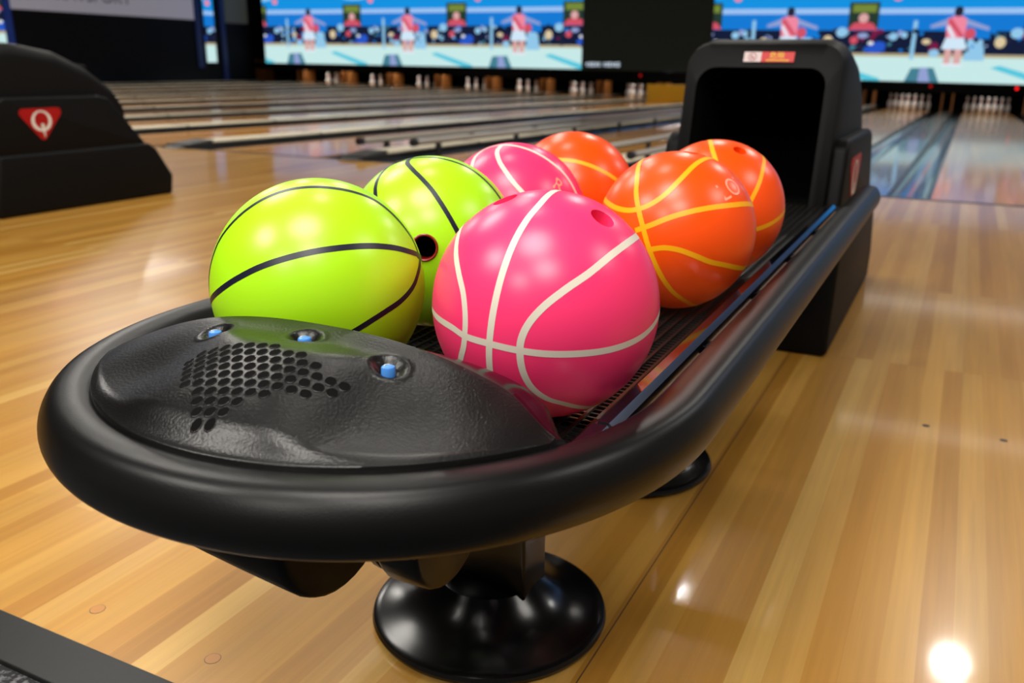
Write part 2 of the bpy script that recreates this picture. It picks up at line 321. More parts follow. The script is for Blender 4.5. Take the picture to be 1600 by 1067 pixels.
def screen_picture(bm, x0, x1, zb, x_ref, T=3.852, seed=1):
    """one wide picture: the same bowling scene repeated side by side"""
    rnd = random.Random(seed)
    lay = [0]
    def poly(pts, c, depth):
        # clip to x0..x1
        out = pts
        for lim, sg in ((x0, 1), (x1, -1)):
            res = []
            for i in range(len(out)):
                a, b = out[i-1], out[i]; ia = (a[0]-lim)*sg >= 0; ib = (b[0]-lim)*sg >= 0
                if ia != ib:
                    q = (lim-a[0])/(b[0]-a[0]); res.append((lim, a[1]+(b[1]-a[1])*q))
                if ib: res.append(b)
            out = res
            if len(out) < 3: return
        lay[0] += 1
        vs = [bm.verts.new((x, YM-.004-depth*.0012-(lay[0] % 40)*.00002, zb(x)+v*.925)) for x, v in out]
        f = bm.faces.new(vs); f.material_index = IX[c]
        f.normal_update()
        if f.normal.y > 0: f.normal_flip()
    def rect(a, b, c, d, col, depth): poly([(a,c),(b,c),(b,d),(a,d)], col, depth)
    def ell(u, v, ru, rv, col, depth, n=10): poly([(u+ru*math.cos(2*PI*k/n), v+rv*math.sin(2*PI*k/n)) for k in range(n)], col, depth)
    rect(x0, x1, 0, .62, 'mint', 0); rect(x0, x1, .62, .70, 'tan', 0); rect(x0, x1, .70, 1.27, 'crowd', 0); rect(x0, x1, 1.27, 1.68, 'deep', 0)
    rect(x0, x1, 1.68, 1.82, 'stripe', 0); rect(x0, x1, 1.82, TOP, 'sky', 0)
    k0 = math.floor((x0-x_ref)/T)-1; k1 = math.ceil((x1-x_ref)/T)+1
    for k in range(k0, k1+1):
        u = x_ref+k*T
        for a, c, w, hh, col in ((-1.35,1.12,.1,.1,'pale'),(-1.2,1.2,.07,.08,'lilac'),(-.6,1.0,.1,.07,'cream'),(-.42,.84,.12,.16,'maroon'),(1.3,1.22,.14,.13,'pale'),(1.6,1.02,.1,.1,'red'),(1.8,1.14,.13,.07,'lilac'),(2.1,.8,.26,.1,'blob'),(2.2,.9,.16,.1,'blob'),(2.0,.95,.07,.05,'white'),(.98,1.0,.12,.14,'cream'),(2.75,1.16,.07,.08,'pale')):
            ell(u+a, c, w, hh, col, 2)
        for _ in range(70):
            a = u+rnd.uniform(-1.7, 2.1); c = rnd.uniform(.72,1.26); r = rnd.uniform(.03,.1); ph_ = rnd.uniform(0, 6.3)
            poly([(a+r*math.cos(ph_+t_)*rnd.uniform(.5,1.2), c+r*math.sin(ph_+t_)*rnd.uniform(.5,1.2)) for t_ in (0,1.3,2.6,3.9,5.1)], rnd.choice(['slate','lilac','maroon','crowd','crowd','crowd','hair','hair','hair','deep','pale']), 1)
        rect(u-.93, u-.84, .55, 1.52, 'pale', 1)
        poly([(u+.25,.55),(u+.7,.55),(u+.64,1.02),(u+.52,1.1),(u+.3,1.1)], 'pale', 1)
        rect(u+.3, u+.75, 1.08, 1.6, 'deep', 1)
        poly([(u+.85,.38),(u+1.05,.44),(u+2.3,.06),(u+2.3,.0),(u+1.95,.0)], 'cyan', 1)
        poly([(u-.98,.0),(u-.86,.34),(u-.36,.36),(u-.2,.0)], 'slate', 1); poly([(u-.68,.0),(u-.66,.36),(u-.5,.36),(u-.4,.0)], 'lilac', 2)
        rect(u+1.42, u+2.12, 1.28, 1.98, 'poster', 1); rect(u+1.5, u+2.05, 1.72, 1.92, 'yellow', 2); ell(u+1.77, 1.58, .12, .12, 'skin', 3); poly([(u+1.42,1.28),(u+2.12,1.28),(u+2.0,1.45),(u+1.77,1.5),(u+1.55,1.45)], 'red', 2)
        # the bowler in a pink shirt
        rect(u-.17, u-.02, .42, .9, 'skin', 2); rect(u+.04, u+.2, .42, .9, 'skin', 2); rect(u-.2, u+.24, .4, .47, 'white', 3)
        poly([(u-.26,.82),(u+.3,.82),(u+.2,1.12),(u-.18,1.12)], 'skirt', 3)
        poly([(u-.18,1.1),(u+.2,1.1),(u+.24,1.55),(u+.1,1.63),(u-.06,1.63),(u-.22,1.55)], 'pinkshirt', 3)
        poly([(u-.2,1.5),(u-.12,1.58),(u+.2,1.14),(u+.12,1.1)], 'red', 4); poly([(u-.2,1.36),(u-.14,1.4),(u+.02,1.12),(u-.06,1.1)], 'white', 4)
        poly([(u-.2,1.56),(u-.56,1.4),(u-.54,1.33),(u-.18,1.4)], 'lilac', 3); poly([(u+.2,1.56),(u+.72,1.36),(u+.7,1.28),(u+.22,1.42)], 'lilac', 3)
        ell(u+.02, 1.74, .1, .13, 'hair', 4); ell(u+.32, 1.2, .12, .14, 'red', 4)
        ell(u-.4, .72, .12, .1, 'pale', 3)
    # marks on the sky
    for k in range(k0, k1+1):
        u = x_ref+k*T
        ell(u-1.35, 2.1, .11, .1, 'pinkshirt', 1); ell(u+1.9, 2.2, .5, .09, 'pale', 1); ell(u+.5, 2.45, .8, .12, 'stripe', 1)
def bottom(xa, za, xb, zb_): return lambda x: za+(zb_-za)*(x-xa)/(xb-xa)
bez = mat('screen_bezel', (.006,.006,.007), .5)
def wall_screen(x0, x1, zb, label, seed):
    t = thing('video_screen', label, 'video screen', ((x0+x1)/2, YM, zb((x0+x1)/2)))
    off = Vector((-(x0+x1)/2, -YM, -zb((x0+x1)/2)))
    bm = bmesh.new(); screen_picture(bm, x0, x1, zb, -15.936, seed=seed); bmesh.ops.translate(bm, vec=off, verts=bm.verts[:]); obj('picture', bm, SC, t)
    bm = bmesh.new()
    vs = [bm.verts.new((x, y, zb(x)+v)) for y in (YM, YM+.1) for x, v in ((x0-.02,-.03),(x1+.02,-.03),(x1+.02,TOP+.02),(x0-.02,TOP+.02))]
    for f in ((0,1,2,3),(7,6,5,4),(0,4,5,1),(1,5,6,2),(2,6,7,3),(3,7,4,0)): bm.faces.new([vs[i] for i in f])
    bmesh.ops.translate(bm, vec=off, verts=bm.verts[:]); obj('casing', fix(bm), bez, t)
wall_screen(-21.69, -10.06, bottom(-21.69,.621,-10.06,.552), 'wide bright video screen left of the dark screen, showing repeated pink-shirted bowler', 3)
wall_screen(-6.34, 6.9, bottom(-2.5,.378,1.09,.340), 'wide bright video screen above and right of the big black hood', 5)
t = thing('score_screen', 'dark screen between the two bright video screens', 'screen', (-8.2, YM, .5))
bm = bmesh.new(); box(bm, -1.84, 1.84, 0, .09, .02, 2.9); obj('panel', fix(bm), mat('unlit_screen', srgb(12,13,11), .5, spec=.2, emit=srgb(24,26,21), estr=.35), t)  # faint glow put into the dark panel's colour
# small white caption in its lower left corner (too blurred to read in the photograph: soft-edged glyph blocks)
cx = -1.72
for wd, n_ in ((.46, 5), (.5, 6)):
    bm = bmesh.new()
    for k in range(n_):
        a = cx+wd*k/n_; w_ = wd/n_*.82; hh = .1+.03*((k*7) % 3)/2
        ring = [(a+w_/2+w_/2*math.copysign(abs(math.cos(p))**.7, math.cos(p)), .185+hh/2*math.copysign(abs(math.sin(p))**.7, math.sin(p))) for p in [2*PI*i/14 for i in range(14)]]
        inner = [(a+w_/2+(x-a-w_/2)*.35, .185+(z-.185)*.4) for x, z in ring]
        va = [bm.verts.new((x, -.003, z)) for x, z in ring]; vb = [bm.verts.new((x, -.003, z)) for x, z in inner]
        for i in range(14):
            if k % 2 == 0 and i in (0, 13): continue
            bm.faces.new((va[i], va[(i+1)%14], vb[(i+1)%14], vb[i]))
    cx += wd+.07
    obj('caption', bm, em('caption', srgb(215,230,245), 1.), t)
# mask strip under the screens, with a red lamp over some lanes
bm = bmesh.new(); xs_ = (-22.3, -10.06, -6.34, -2.5, 7)
R_ = []
for x, zt in zip(xs_, (.64, .58, .46, .40, .33)):
    zl = fz(x, YM)+.445
    R_.append([bm.verts.new((x, y, z)) for y, z in ((YM+.02, zl), (YM+.1, zl), (YM+.1, zt), (YM+.02, zt))])
for a, b in zip(R_, R_[1:]):
    for k in range(4): bm.faces.new((a[k], b[k], b[(k+1)%4], a[(k+1)%4]))
bm.faces.new(R_[0]); bm.faces.new(R_[-1][::-1])
struct(obj('trim_%d' % n_trim, fix(bm), black_wall)); n_trim += 1
redl = mat('red_lamp', (.2,0,0), .4, emit=(1,.01,.015), estr=1.2); redd = mat('red_lamp_dim', (.2,0,0), .4, emit=(1,.005,.01), estr=.25)
for x, z, m_, lab in ((-.886,.262,redd,'dim red lamp between the two racks right of the hood'),(.96,.248,redl,'bright red lamp over the rack at the right edge'),(-8.284,.403,redd,'dim red lamp below the dark screen')):
    bm = bmesh.new(); bmesh.ops.create_uvsphere(bm, u_segments=14, v_segments=8, radius=.035)
    for v in bm.verts: v.co.y *= .5
    tag(obj('signal_lamp', bm, m_, loc=(x, YM+.012, z), smooth=60), lab, 'lamp')

# ------------------------------------------------------------------ left wall fittings
XL = -22.3
bm = bmesh.new(); box(bm, XL, XL+.03, 15.75, 21.98, 1.9, 3.3)
t = thing('wall_sign', 'pale grey wall panel with dark lettering high on the left', 'sign', (XL, 18.9, 1.9))
bmesh.ops.translate(bm, vec=(-XL, -18.9, -1.9), verts=bm.verts[:]); obj('panel', fix(bm), mat('sign_panel', srgb(150,148,158), .5, emit=srgb(150,148,160), estr=.32), t)  # lit part of the wall band, its light put in as a faint glow
vs, fs = text_mesh('RAYSPORT', .5)
bm = bmesh.new(); V = [bm.verts.new((.034, v.x*1.02, v.y)) for v in vs]
for f in fs: bm.faces.new([V[i] for i in f])
obj('lettering', bm, mat('sign_letters', (.02,.022,.025), .5), t, loc=(0, -.55, .46))
bm = bmesh.new(); box(bm, XL, XL+.02, 23.35, 24.4, 1.87, 3.3)
struct(obj('trim_%d' % n_trim, fix(bm), mat('wall_panel_grey', srgb(70,72,66), .6, emit=srgb(70,72,66), estr=.22))); n_trim += 1  # same band painted darker where it is less lit, with a weak glow
bluep = mat('blue_post', srgb(22,46,110), .5, emit=srgb(16,44,118), estr=.2); bluedim = mat('blue_post_dim', srgb(14,26,70), .5, emit=srgb(10,22,70), estr=.16)
for y0, y1, m_, z0, lab in ((15.55,15.75,bluep,0.,'narrow blue post left of the pale lettered wall panel'),(22.0,22.25,bluedim,.45,'dark blue post right of the pale lettered wall panel'),(23.1,23.3,bluedim,0.,'dim blue post nearest the wide left screen')):
    bm = bmesh.new(); box(bm, 0, .05, 0, y1-y0, z0+.0, 3.3, bevel=.01); tag(obj('wall_post', fix(bm), m_, loc=(XL, y0, 0)), lab, 'post')
# narrow screen between the posts and screen at the left edge
def side_screen(y0, y1, z0, label, seed, yref):
    t = thing('side_screen', label, 'video screen', (XL, y0, z0))
    bm = bmesh.new(); screen_picture(bm, 0, y1-y0, lambda x: 0., yref, seed=seed)
    for v in bm.verts: v.co = Vector((.06+(YM-v.co.y), v.co.x, v.co.z*.93))
    bmesh.ops.recalc_face_normals(bm, faces=bm.faces[:])
    obj('picture', bm, SC, t)
    bm = bmesh.new(); box(bm, 0, .058, -.02, y1-y0+.02, -.03, 2.6); obj('casing', fix(bm), bez, t)
side_screen(22.35, 22.78, .62, 'narrow strip of bright screen between two blue posts', 9, 1.55)
side_screen(12.9, 15.5, .75, 'bright screen at the left edge behind the left hood', 11, .5)

# ------------------------------------------------------------------ ball return hood (shared by both machines)
AX = -.478
def hood_parts(parent, dx, first):
    """outer shell in three tiers, built at dx from the first machine's axis"""
    def rr(hw, z0, z1, r, n=6, yf=None):
        pts = []
        for cx, cz, a0 in ((hw-r, z1-r, 0), (-hw+r, z1-r, PI/2)):
            for k in range(n+1):
                a = a0+PI/2*k/n; pts.append((cx+r*math.cos(a), cz+r*math.sin(a)))
        pts += [(-hw, z0), (hw, z0)]
        return pts
    hood = bpy.data.objects.new('hood', None); DY = 0. if first else .28; C.objects.link(hood); hood.parent = parent
    ax = AX+dx
    fy = lambda z: DY+2.27+max(0., z-.5)*.46
    # dome: front frame, rounded nose edge, arched roof that falls towards the lanes
    bm = bmesh.new(); secs = []
    prof = [(0,.757,.193),(.025,.767,.198),(.08,.773,.2),(.15,.764,.202),(.31,.738,.2),(.475,.664,.198),(.61,.568,.195),(.66,.5,.19)]
    for i, (d, T, hw) in enumerate(prof):
        r = .06 if i else .05
        shear = 1-min(1., d/.5)
        secs.append([(ax+x, 2.39+DY+d+(fy(z)-2.39-DY)*shear, z) for x, z in rr(hw, .30, T, r)])
    front = secs[0]
    inner = [(ax+x, fy(z)-.004, z) for x, z in rr(.160, .34, .703, .045)]
    n = len(front)
    Rr = loft(bm, secs, cap0=False, cap1=True)
    vi = [bm.verts.new(p) for p in inner]
    rim = [bm.verts.new((p[0]*.5+q[0]*.5 , p[1]*.5+q[1]*.5-.004, p[2]*.5+q[2]*.5)) for p, q in zip(front, inner)]
    for k in range(n):
        bm.faces.new((Rr[0][(k+1)%n], Rr[0][k], rim[k], rim[(k+1)%n])); bm.faces.new((rim[(k+1)%n], rim[k], vi[k], vi[(k+1)%n]))
    lip = [bm.verts.new((ax+(p[0]-ax)*.97, p[1]+.03, p[2]*.985+.008)) for p in inner]
    for k in range(n): bm.faces.new((vi[(k+1)%n], vi[k], lip[k], lip[(k+1)%n]))
    obj('dome', fix(bm), hoodm, hood, smooth=38)
    bm = bmesh.new()
    deep = [[(ax+(p[0]-ax)*.97, p[1]+.03, p[2]*.985+.008) for p in inner], [(ax+(p[0]-ax)*.9, p[1]+.55, p[2]*.95+.01) for p in inner]]
    loft(bm, deep, cap0=False); obj('cavity', fix(bm), void, hood, smooth=40)
    # middle tier and base: side profiles extruded across, edges rounded
    def tier(name, prof2, hw, bev):
        bm = bmesh.new(); fs = extrude_poly(bm, prof2, lambda u, v, d: (ax+d, u, v), -hw, hw)
        fix(bm); bmesh.ops.bevel(bm, geom=[e for e in bm.edges if e.calc_face_angle(0) > .3], offset=bev, segments=4, affect='EDGES', profile=.5)
        return obj(name, bm, hoodm, hood, smooth=35)
    # (the middle tier is open down its centre, where the balls come up)
    bm = bmesh.new()
    for s_ in (-1, 1):
        b2 = bmesh.new(); extrude_poly(b2, [(DY+u, v) for u, v in [(2.32,.27),(2.30,.36),(2.34,.515),(2.37,.535),(2.87,.533),(2.93,.518),(3.13,.285),(3.13,.27)]], lambda u, v, d: (ax+s_*d, u, v), .19, .232)
        fix(b2); bmesh.ops.bevel(b2, geom=[e for e in b2.edges if e.calc_face_angle(0) > .3], offset=.012, segments=4, affect='EDGES', profile=.5)
        m_ = bpy.data.meshes.new('t'); b2.to_mesh(m_); b2.free(); bm.from_mesh(m_); bpy.data.meshes.remove(m_)
    b2 = bmesh.new(); extrude_poly(b2, [(DY+u, v) for u, v in [(2.97,.27),(2.97,.472),(3.13,.285),(3.13,.27)]], lambda u, v, d: (ax+d, u, v), -.2, .2); fix(b2)
    m_ = bpy.data.meshes.new('t'); b2.to_mesh(m_); b2.free(); bm.from_mesh(m_); bpy.data.meshes.remove(m_)
    obj('middle_tier', bm, hoodm, hood, smooth=35)
    tier('base', [(DY+u, v) for u, v in [(2.255,0),(2.255,.06),(2.30,.28),(3.14,.283),(3.19,.25),(3.285,.10),(3.27,0)]], .246, .016)
    # red emblem on both flanks: triangle pointing down with a pale ring and tail
    for s in (1,):
        bm = bmesh.new()
        tri = [(-.132,.078),(.132,.078),(.0,-.078)]; P = [Vector((a,b)) for a, b in tri]; poly = []
        for i in range(3):
            a, b, c = P[i-1], P[i], P[(i+1)%3]
            e0 = (a-b).normalized(); e1 = (c-b).normalized(); r = .02
            half = e0.angle(e1)/2; tdist = r/math.tan(half); cen = b+(e0+e1).normalized()*(r/math.sin(half))
            p0 = b+e0*tdist; p1 = b+e1*tdist
            a0 = math.atan2((p0-cen).y, (p0-cen).x); a1 = math.atan2((p1-cen).y, (p1-cen).x)
            da = (a1-a0+PI) % (2*PI)-PI
            for k in range(6): poly.append((cen.x+r*math.cos(a0+da*k/5), cen.y+r*math.sin(a0+da*k/5)))
        X = ax+s*.232; yc = DY+2.54; zc = .405
        extrude_poly(bm, poly, lambda u, v, d: (X+s*d, yc+u*s, zc+v), -.001, .002); fix(bm)
        ring = 26
        o_ = [bm.verts.new((X+s*.0026, yc+s*(-.0+.053*math.cos(2*PI*k/ring)), zc+.020+.048*math.sin(2*PI*k/ring))) for k in range(ring)]
        i_ = [bm.verts.new((X+s*.0026, yc+s*(-.0+.036*math.cos(2*PI*k/ring)), zc+.023+.038*math.sin(2*PI*k/ring))) for k in range(ring)]
        for k in range(ring): bm.faces.new((o_[k], o_[(k+1)%ring], i_[(k+1)%ring], i_[k])).material_index = 1
        tail = [(-.006,.008),(.010,.008),(.012,-.02),(.009,-.06),(-.003,-.02)]
        bm.faces.new([bm.verts.new((X+s*.0032, yc+s*u, zc+v)) for u, v in tail]).material_index = 1
        obj('emblem', bm, [mat('emblem_red', srgb(165,8,8), .45, spec=.3), white], hood)
    return hood

# ------------------------------------------------------------------ main ball return
t = ret = thing('ball_return', 'large black ball return with rounded end holding seven bright bowling balls', 'ball return', (0,0,0))
def rim_path(xc, w, yb, b, yend, n=2.08, m=90):
    pts = [(xc+w, yend)]+[(xc+w, yend+(yb-yend)*k/8) for k in range(1, 8)]
    e = 2/n
    for k in range(m+1):
        a = PI*k/m; cx_, sx_ = math.cos(a), math.sin(a)
        pts.append((xc+w*math.copysign(abs(cx_)**e, cx_), yb-b*abs(sx_)**e))
    pts += [(xc-w, yb+(yend-yb)*k/8) for k in range(1, 9)]
    return pts
ZR = .405
def rprof(a):        # round, with a soft shoulder along its outer top
    return 1+.055*math.exp(-((a-2.15)/.28)**2)-.02*math.exp(-((a-1.35)/.4)**2)
bm = bmesh.new(); tube(bm, [(x, y, ZR) for x, y in rim_path(-.480, .293, .729, .321, 2.30)], .0304, 40, prof=rprof)
obj('bumper_rim', fix(bm), black, ret, smooth=50)

# control cover (lid) on the rounded end: front edge lies on the rim, rear edge is a raised crest
LA, LB, SW = .2845, .3085, .236
def lid_y(s):
    u = min(1., abs(SW*s)/LA)
    return .729-LB*math.sqrt(max(0., 1-u*u)), .585-.021*sst(.75, 1., abs(s))
def crest(s): return .437+.052*(1-min(1., abs(s))**2.4)
CUPS = [(-.573,.5569), (-.4759,.5617), (-.3857,.5537)]
def softplus(v): return math.log(1+math.exp(9*v))/9
def softmin(*a): return -math.log(sum(math.exp(-8*v) for v in a))/8
def lid_z(x, y, s, tt):
    zf = .4365; base = zf+(crest(s)-.004*(1-abs(s)**4)-zf)*(1-(1-tt)**1.15)
    base += .003*sst(0, .10, tt)*(1-abs(s)**4)
    # speaker bulge: a flat-topped swelling with two soft ridges
    dx = x+.478; h = .0125*min(1., softplus(softmin(1., (dx+.10)/.066, (.098-dx)/.062, (y-.405)/.062, (.562-y)/.035)))
    # shallow hollows either side
    h -= .006*math.exp(-((x+.61)/.045)**2-((y-.50)/.045)**2)+.006*math.exp(-((x+.345)/.05)**2-((y-.50)/.05)**2)
    z = base+h*sst(0, .15, tt)*sst(0, .1, 1-tt)
    for cx_, cy_ in CUPS:
        dd = math.hypot((x-cx_)/.0165, (y-cy_)/.0135)
        if dd < 1.7: z += -.0058*(1-sst(.35, 1.0, dd))+.0007*math.exp(-((dd-1.1)/.13)**2)
    return z
bm = bmesh.new(); NS, NT = 260, 130
grid = []
for i in range(NS+1):
    s = -1+2*i/NS; x = -.48+SW*s; yf, yb = lid_y(s); col = []
    col.append(bm.verts.new((x, yf-.001, .424)))
    col.append(bm.verts.new((x, yf-.0005, .4355)))
    for j in range(NT+1):
        tt = j/NT; y = yf+(yb-yf)*tt
        col.append(bm.verts.new((x, y, lid_z(x, y, s, tt))))
    zc = lid_z(x, yb, s, 1)
    band = .004+.039*sst(.25, .78, s)-.018*sst(.85, 1., s); drop = -.003-.012*sst(.3, .9, s)
    for dy, dz in ((.0015,.0006),(.0025,.0002),(.0032,-.0012),(.0038,-.0022)): col.append(bm.verts.new((x, yb+dy, zc+dz)))
    for k in range(1, 4): col.append(bm.verts.new((x, yb+.0038+band*k/3, zc-.0022+drop*(k/3)**1.6)))
    col.append(bm.verts.new((x, yb+.0038+band+.0015, zc-.005+drop))); col.append(bm.verts.new((x, yb+.0038+band+.003, zc-.045+drop)))
    grid.append(col)
for a, b in zip(grid, grid[1:]):
    for j in range(len(a)-1): bm.faces.new((a[j], b[j], b[j+1], a[j+1]))
bm.faces.new(grid[0]); bm.faces.new(grid[-1][::-1])
fix(bm)
for f in bm.faces:
    c_ = f.calc_center_median(); s_ = max(-1., min(1., (c_.x+.48)/SW))
    if c_.y > lid_y(s_)[1]+.0025: f.material_index = 1
cover = obj('control_cover', bm, [lidm, gloss_black], ret, smooth=45)
# speaker holes: flat black discs painting the shade inside, with a raised edge, in a hexagonal pattern
GR = [(-0.558, 0.5096), (-0.5404, 0.5224), (-0.5205, 0.5281), (-0.5019, 0.5308), (-0.4747, 0.5308), (-0.4514, 0.5265), (-0.4277, 0.5206), (-0.393, 0.5168), (-0.3941, 0.5083), (-0.4068, 0.4995), (-0.4146, 0.4917), (-0.4267, 0.484), (-0.4457, 0.4698), (-0.4562, 0.4533), (-0.4641, 0.4382), (-0.4732, 0.428), (-0.4932, 0.4431), (-0.5203, 0.4677), (-0.5404, 0.4892)]
def inside(x, y, P):
    c = False
    for i in range(len(P)):
        (x1,y1),(x2,y2) = P[i-1], P[i]
        if (y1 > y) != (y2 > y) and x < (x2-x1)*(y-y1)/(y2-y1)+x1: c = not c
    return c
def lz(x, y):
    s = (x+.48)/SW; yf, yb = lid_y(s); return lid_z(x, y, s, (y-yf)/(yb-yf))
bm = bmesh.new(); ph = .0115; rot = math.radians(12)
for i in range(-16, 17):
    for j in range(-16, 17):
        u = ph*(i+.5*(j % 2)); v = ph*.866*j
        x = -.49+u*math.cos(rot)-v*math.sin(rot); y = .495+u*math.sin(rot)+v*math.cos(rot)
        if not inside(x, y, GR): continue
        e = .002; nx = (lz(x+e,y)-lz(x-e,y))/(2*e); ny = (lz(x,y+e)-lz(x,y-e))/(2*e); z0 = lz(x, y)
        def P(a, r, dz): return (x+r*math.cos(a), y+r*math.sin(a), z0+nx*r*math.cos(a)+ny*r*math.sin(a)+dz)
        n = 18; R_ = []
        for r, dz in ((.0050,-.0002),(.0047,.0004),(.0044,.0005),(.0042,.0001)): R_.append([bm.verts.new(P(2*PI*k/n, r, dz)) for k in range(n)])
        for q, (a, b) in enumerate(zip(R_, R_[1:])):
            for k in range(n): bm.faces.new((a[k], a[(k+1)%n], b[(k+1)%n], b[k]))
        f = bm.faces.new(R_[-1]); f.material_index = 1
obj('speaker_grille', fix(bm), [lidm, void], cover)
for cx_, cy_ in CUPS:
    z = lz(cx_, cy_)
    bm = bmesh.new(); lathe(bm, [(.0058,-.002),(.0058,.0048),(.0052,.0060),(.0033,.0068),(.0008,.0070)], 24, (cx_+.001, cy_-.002, z))
    b_ = obj('button', bm, blue, cover, smooth=40)
    bm = bmesh.new()
    R_ = [[bm.verts.new((cx_+.001+r*math.cos(a), cy_-.002+r*math.sin(a), z+.0070)) for a in [PI*.55+PI*.75*k/8 for k in range(9)]] for r in (.0036,.0028)]
    for k in range(8): bm.faces.new((R_[0][k], R_[0][k+1], R_[1][k+1], R_[1][k]))
    obj('button_mark', fix(bm), white, b_)
# wire rack under the balls
bm = bmesh.new(); ZW = .3795
x = -.735
while x <= -.222: box(bm, x-.0019, x+.0019, .60, 2.3, ZW-.0035, ZW-.0005); x += .0147
y = .62
while y <= 2.3: box(bm, -.74, -.22, y-.0014, y+.0014, ZW-.0065, ZW-.0035); y += .0105
obj('wire_rack', fix(bm), wire, ret)
bm = bmesh.new(); box(bm, -.475, -.45, .64, 2.3, .356, .384, bevel=.004); obj('center_rib', fix(bm), bar_black, ret, smooth=40)
# polished side bars with their end sleeves; bright metal on the chamfers paints in their highlight line
def edges(bm):
    bm.normal_update()
    for f in bm.faces:
        if f.normal.z > .3 and abs(f.normal.x) > .3: f.material_index = 1
    return bm
for s, nm in ((1, 'side_bar'), (-1, 'side_bar')):
    xb = -.478+s*.2415
    bm = bmesh.new(); box(bm, xb-.0105, xb+.0105, .645, 2.04, .394, .420, bevel=.0055, seg=1); o = obj(nm, edges(fix(bm)), [bar_black, bar_edge], ret)
    bm = bmesh.new(); box(bm, xb-.0125, xb+.0125, .545, .648, .391, .4215, bevel=.006, seg=1); obj('end_sleeve', edges(fix(bm)), [bar_black, bar_edge], o)
    for yy in (.70, .98, 1.26, 1.54, 1.82):
        bm = bmesh.new(); a, b = sorted((xb, -.480+s*.27)); box(bm, a, b, yy-.012, yy+.012, .388, .398, bevel=.002); obj('bracket', fix(bm), black, o)
# undercarriage beam
bm = bmesh.new()
for s in (-1, 1): box(bm, -.478+s*.055-.014, -.478+s*.055+.014, .66, 2.32, .335, .372, bevel=.003)
for yy in (.74, .9, 1.57, 2.1): box(bm, -.74, -.216, yy-.012, yy+.012, .352, .374)
obj('undercarriage', fix(bm), gloss_black, ret)
# pedestals
for k, (px, py) in enumerate(((-.481,.908), (-.478,1.445))):
    bm = bmesh.new()
    lathe(bm, [(.150,0),(.1545,.003),(.1565,.008),(.1545,.013),(.150,.0155),(.144,.0168),(.130,.0205),(.115,.026),(.100,.0335),(.086,.043),(.074,.054),(.066,.062),(.05,.066),(.01,.067)], 96, (px, py, 0))
    o = obj('pedestal', bm, gloss_black, ret, smooth=30)
    bm = bmesh.new(); box(bm, px-.066, px+.066, py-.033, py+.033, .045, .345, bevel=.004); obj('post', fix(bm), gloss_black, o, smooth=40)
# two blower housings under the rounded end: round-bellied ducts running crossways
def housing(secs, yc, r, zt):
    bm = bmesh.new(); S = []
    for x, k in secs:
        sec = [(x, yc-r*k*1.04, zt)]
        for q in range(19):
            a = PI+PI*q/18; sec.append((x, yc+r*k*math.cos(a), zt-.028*k+r*k*.98*math.sin(a)))
        sec.append((x, yc+r*k*1.04, zt)); S.append(sec)
    loft(bm, S); return fix(bm)
o = obj('blower_housing', housing([(-.585,.45),(-.581,.66),(-.572,.80),(-.555,.875),(-.52,.915),(-.48,.955),(-.44,.99),(-.426,1.),(-.4205,.985),(-.418,.95)], .528, .080, .383), hoodm, ret, smooth=40)
bm = housing([(-.395,.9),(-.392,.97),(-.388,1.),(-.356,1.),(-.352,.98),(-.350,.94)], .592, .060, .352); o = obj('blower_outlet', bm, black, ret, smooth=40)
for k in range(4):
    bm = housing([(-.445+k*.0125,.7+k*.05),(-.443+k*.0125,.78+k*.05),(-.436+k*.0125,.79+k*.05),(-.433+k*.0125,.74+k*.05)], .592, .060, .352); obj('vent_rib', bm, black, o, smooth=40)
# hood and its warning stickers
hood = hood_parts(ret, 0., True)
def sticker_at(u, v, d):   # on the leaning upper front frame
    z = .7285+v; return (AX+u, 2.27+(z-.5)*.46-.0085-d, z)
fr = lambda bm, pts, c, d: setattr(bm.faces.new([bm.verts.new(sticker_at(u, v, d)) for u, v in pts]), 'material_index', c)
bm = bmesh.new(); red = mat('sticker_red', srgb(205,22,20), .45); yel = mat('sticker_yellow', srgb(240,205,20), .45); rp_ = mat('sticker_white', srgb(225,205,205), .5); pr2 = mat('sticker_rose', srgb(176,120,120), .5)
extrude_poly(bm, [(-.049,-.012),(-.006,-.012),(-.006,.012),(-.049,.012)], lambda u, v, d: sticker_at(u, v, d), -.002, .0006, 0)
extrude_poly(bm, [(-.0055,-.012),(.075,-.012),(.075,.012),(-.0055,.012)], lambda u, v, d: sticker_at(u, v, d), -.002, .0006, 1)
fix(bm)
n = 20
o_ = [bm.verts.new(sticker_at(-.0275+.0105*math.cos(2*PI*k/n), .0105*math.sin(2*PI*k/n), .001)) for k in range(n)]; i_ = [bm.verts.new(sticker_at(-.0275+.008*math.cos(2*PI*k/n), .008*math.sin(2*PI*k/n), .001)) for k in range(n)]
for k in range(n): bm.faces.new((o_[k], o_[(k+1)%n], i_[(k+1)%n], i_[k])).material_index = 2
fr(bm, [(-.0345,.0055),(-.033,.007),(-.0205,-.0055),(-.022,-.007)], 2, .0012)
fr(bm, [(-.032,-.004),(-.024,-.004),(-.024,.001),(-.032,.001)], 2, .0011)
vs, fs = text_mesh('危險', .0165)
V = [bm.verts.new(sticker_at(.033+v.x*1.15, .0028+v.y, .0012)) for v in vs]
for f in fs: bm.faces.new([V[i] for i in f]).material_index = 3
for k in range(16): fr(bm, [(.008+k*.0035,-.0098),(.0105+k*.0035,-.0098),(.0105+k*.0035,-.0066),(.008+k*.0035,-.0066)], 3, .0012)
obj('warning_sticker', bm, [rp_, red, pr2, yel], hood)

# second machine far to the left
ret2 = thing('ball_return', 'black ball return hood with red emblem at the left edge', 'ball return')
hood_parts(ret2, -3.64, False)

